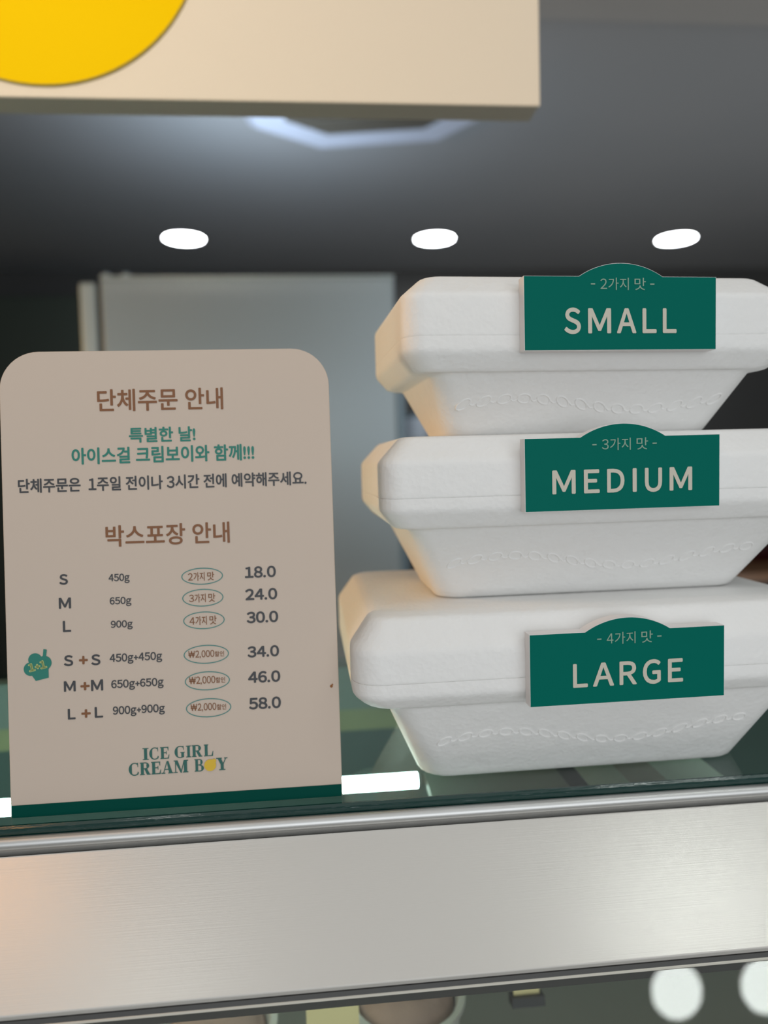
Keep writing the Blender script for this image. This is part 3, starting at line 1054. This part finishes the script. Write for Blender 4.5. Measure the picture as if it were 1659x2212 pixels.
# back counter with wood top at the right
bo = W(2.3, 2.95, -EYE)
bc = thing('back_counter', 'dark back counter with a brown wooden top at the right edge', 'counter', bo)
lbox('body', bo, 1.30, 3.30, 2.66, 3.30, -EYE, -0.485, M['black'], bc, 0.003)
lbox('worktop', bo, 1.28, 3.32, 2.62, 3.32, -0.485, -0.45, M['wood'], bc, 0.004)
mo = W(2.05, 3.0, -0.45)
bx = thing('tray', 'dark red tray lying on the wooden back counter', 'tray', mo)
bm = bmesh.new()
rings(bm, [(0, 0.26, -0.10, 0.10, 0.03), (0.035, 0.29, -0.12, 0.12, 0.035), (0.035, 0.275, -0.108, 0.108, 0.03), (0.006, 0.25, -0.09, 0.09, 0.025)])
link('tray_body', bm, M['dark_red'], bx)
for s in (-1, 1):
    bm = bmesh.new()
    tube(bm, [(s * 0.285, -0.05, 0.03), (s * 0.315, -0.045, 0.04), (s * 0.315, 0.045, 0.04), (s * 0.285, 0.05, 0.03)], 0.007, 8)
    link('handle', bm, M['dark_red'], bx)
mo = W(2.40, 3.22, -0.45)
mc = thing('countertop_machine', 'dark grey machine on the wooden back counter behind the tray', 'machine', mo)
bm = bmesh.new()
box(bm, -0.30, 0.30, -0.08, 0.08, 0.02, 0.14)
link('body', bm, M['machine'], mc, smooth=False, bevel=0.01)
for x in (-0.24, 0.24):
    bm = bmesh.new()
    lathe(bm, [(0.025, 0), (0.022, 0.021)], (x, 0, 0), 14)
    link('foot', bm, M['black'], mc)
bm = bmesh.new()
box(bm, -0.12, 0.12, -0.085, -0.08, 0.06, 0.11)
link('control_panel', bm, M['black'], mc, smooth=False)

# ------------------------------------------------------------------ inside the case: tubs, and plates imitating glare
def ice_tub(x, y, z, r, label, group='ice cream tubs inside the case'):
    t = thing('ice_cream_tub', label, 'ice cream', W(x, y, z), (0, 0, 0), group)
    h = 0.075
    bm = bmesh.new()
    lathe(bm, [(r * 0.86, 0.0), (r, h - 0.004), (r + 0.003, h - 0.003), (r + 0.003, h), (r - 0.001, h), (r - 0.003, h - 0.004), (r * 0.84, 0.004)], n=40)
    link('tub_wall', bm, M['paper_tub'], t)
    bm = bmesh.new()
    lathe(bm, [(r * 0.93, 0.006), (r - 0.004, h - 0.006), (r * 0.8, h - 0.001), (r * 0.45, h + 0.004), (r * 0.12, h + 0.002)], n=36)
    link('ice_cream', bm, M['ice_cream'], t)
    return t


ice_tub(0.046, 0.440, -0.406, 0.034, 'ice cream tub with pinkish brown top behind the front glass, at the bottom centre')
ice_tub(-0.070, 0.430, -0.406, 0.034, 'ice cream tub barely showing at the bottom edge, left of the pinkish one')


def glare(x, y, z, w, h, label):  # yellow plate added to imitate glare on the front glass
    t = thing('glare_plate', label, 'glare', W(x, y, z), (R(-15), 0, 0), 'yellow plates standing in for glare')
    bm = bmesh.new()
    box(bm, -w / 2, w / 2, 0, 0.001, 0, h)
    link('glare_sheet', bm, M['yellow_glare'], t, smooth=False)
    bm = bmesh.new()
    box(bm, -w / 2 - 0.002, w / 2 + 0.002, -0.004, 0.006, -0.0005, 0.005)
    link('glare_holder', bm, M['black'], t, smooth=False)
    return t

glare(0.000, 0.400, -0.330, 0.030, 0.022, 'yellow plate standing in for glare on the front glass, left of the pinkish ice cream tub')
glare(0.118, 0.420, -0.330, 0.016, 0.018, 'small yellow plate standing in for glare on the front glass, right of the pinkish ice cream tub')
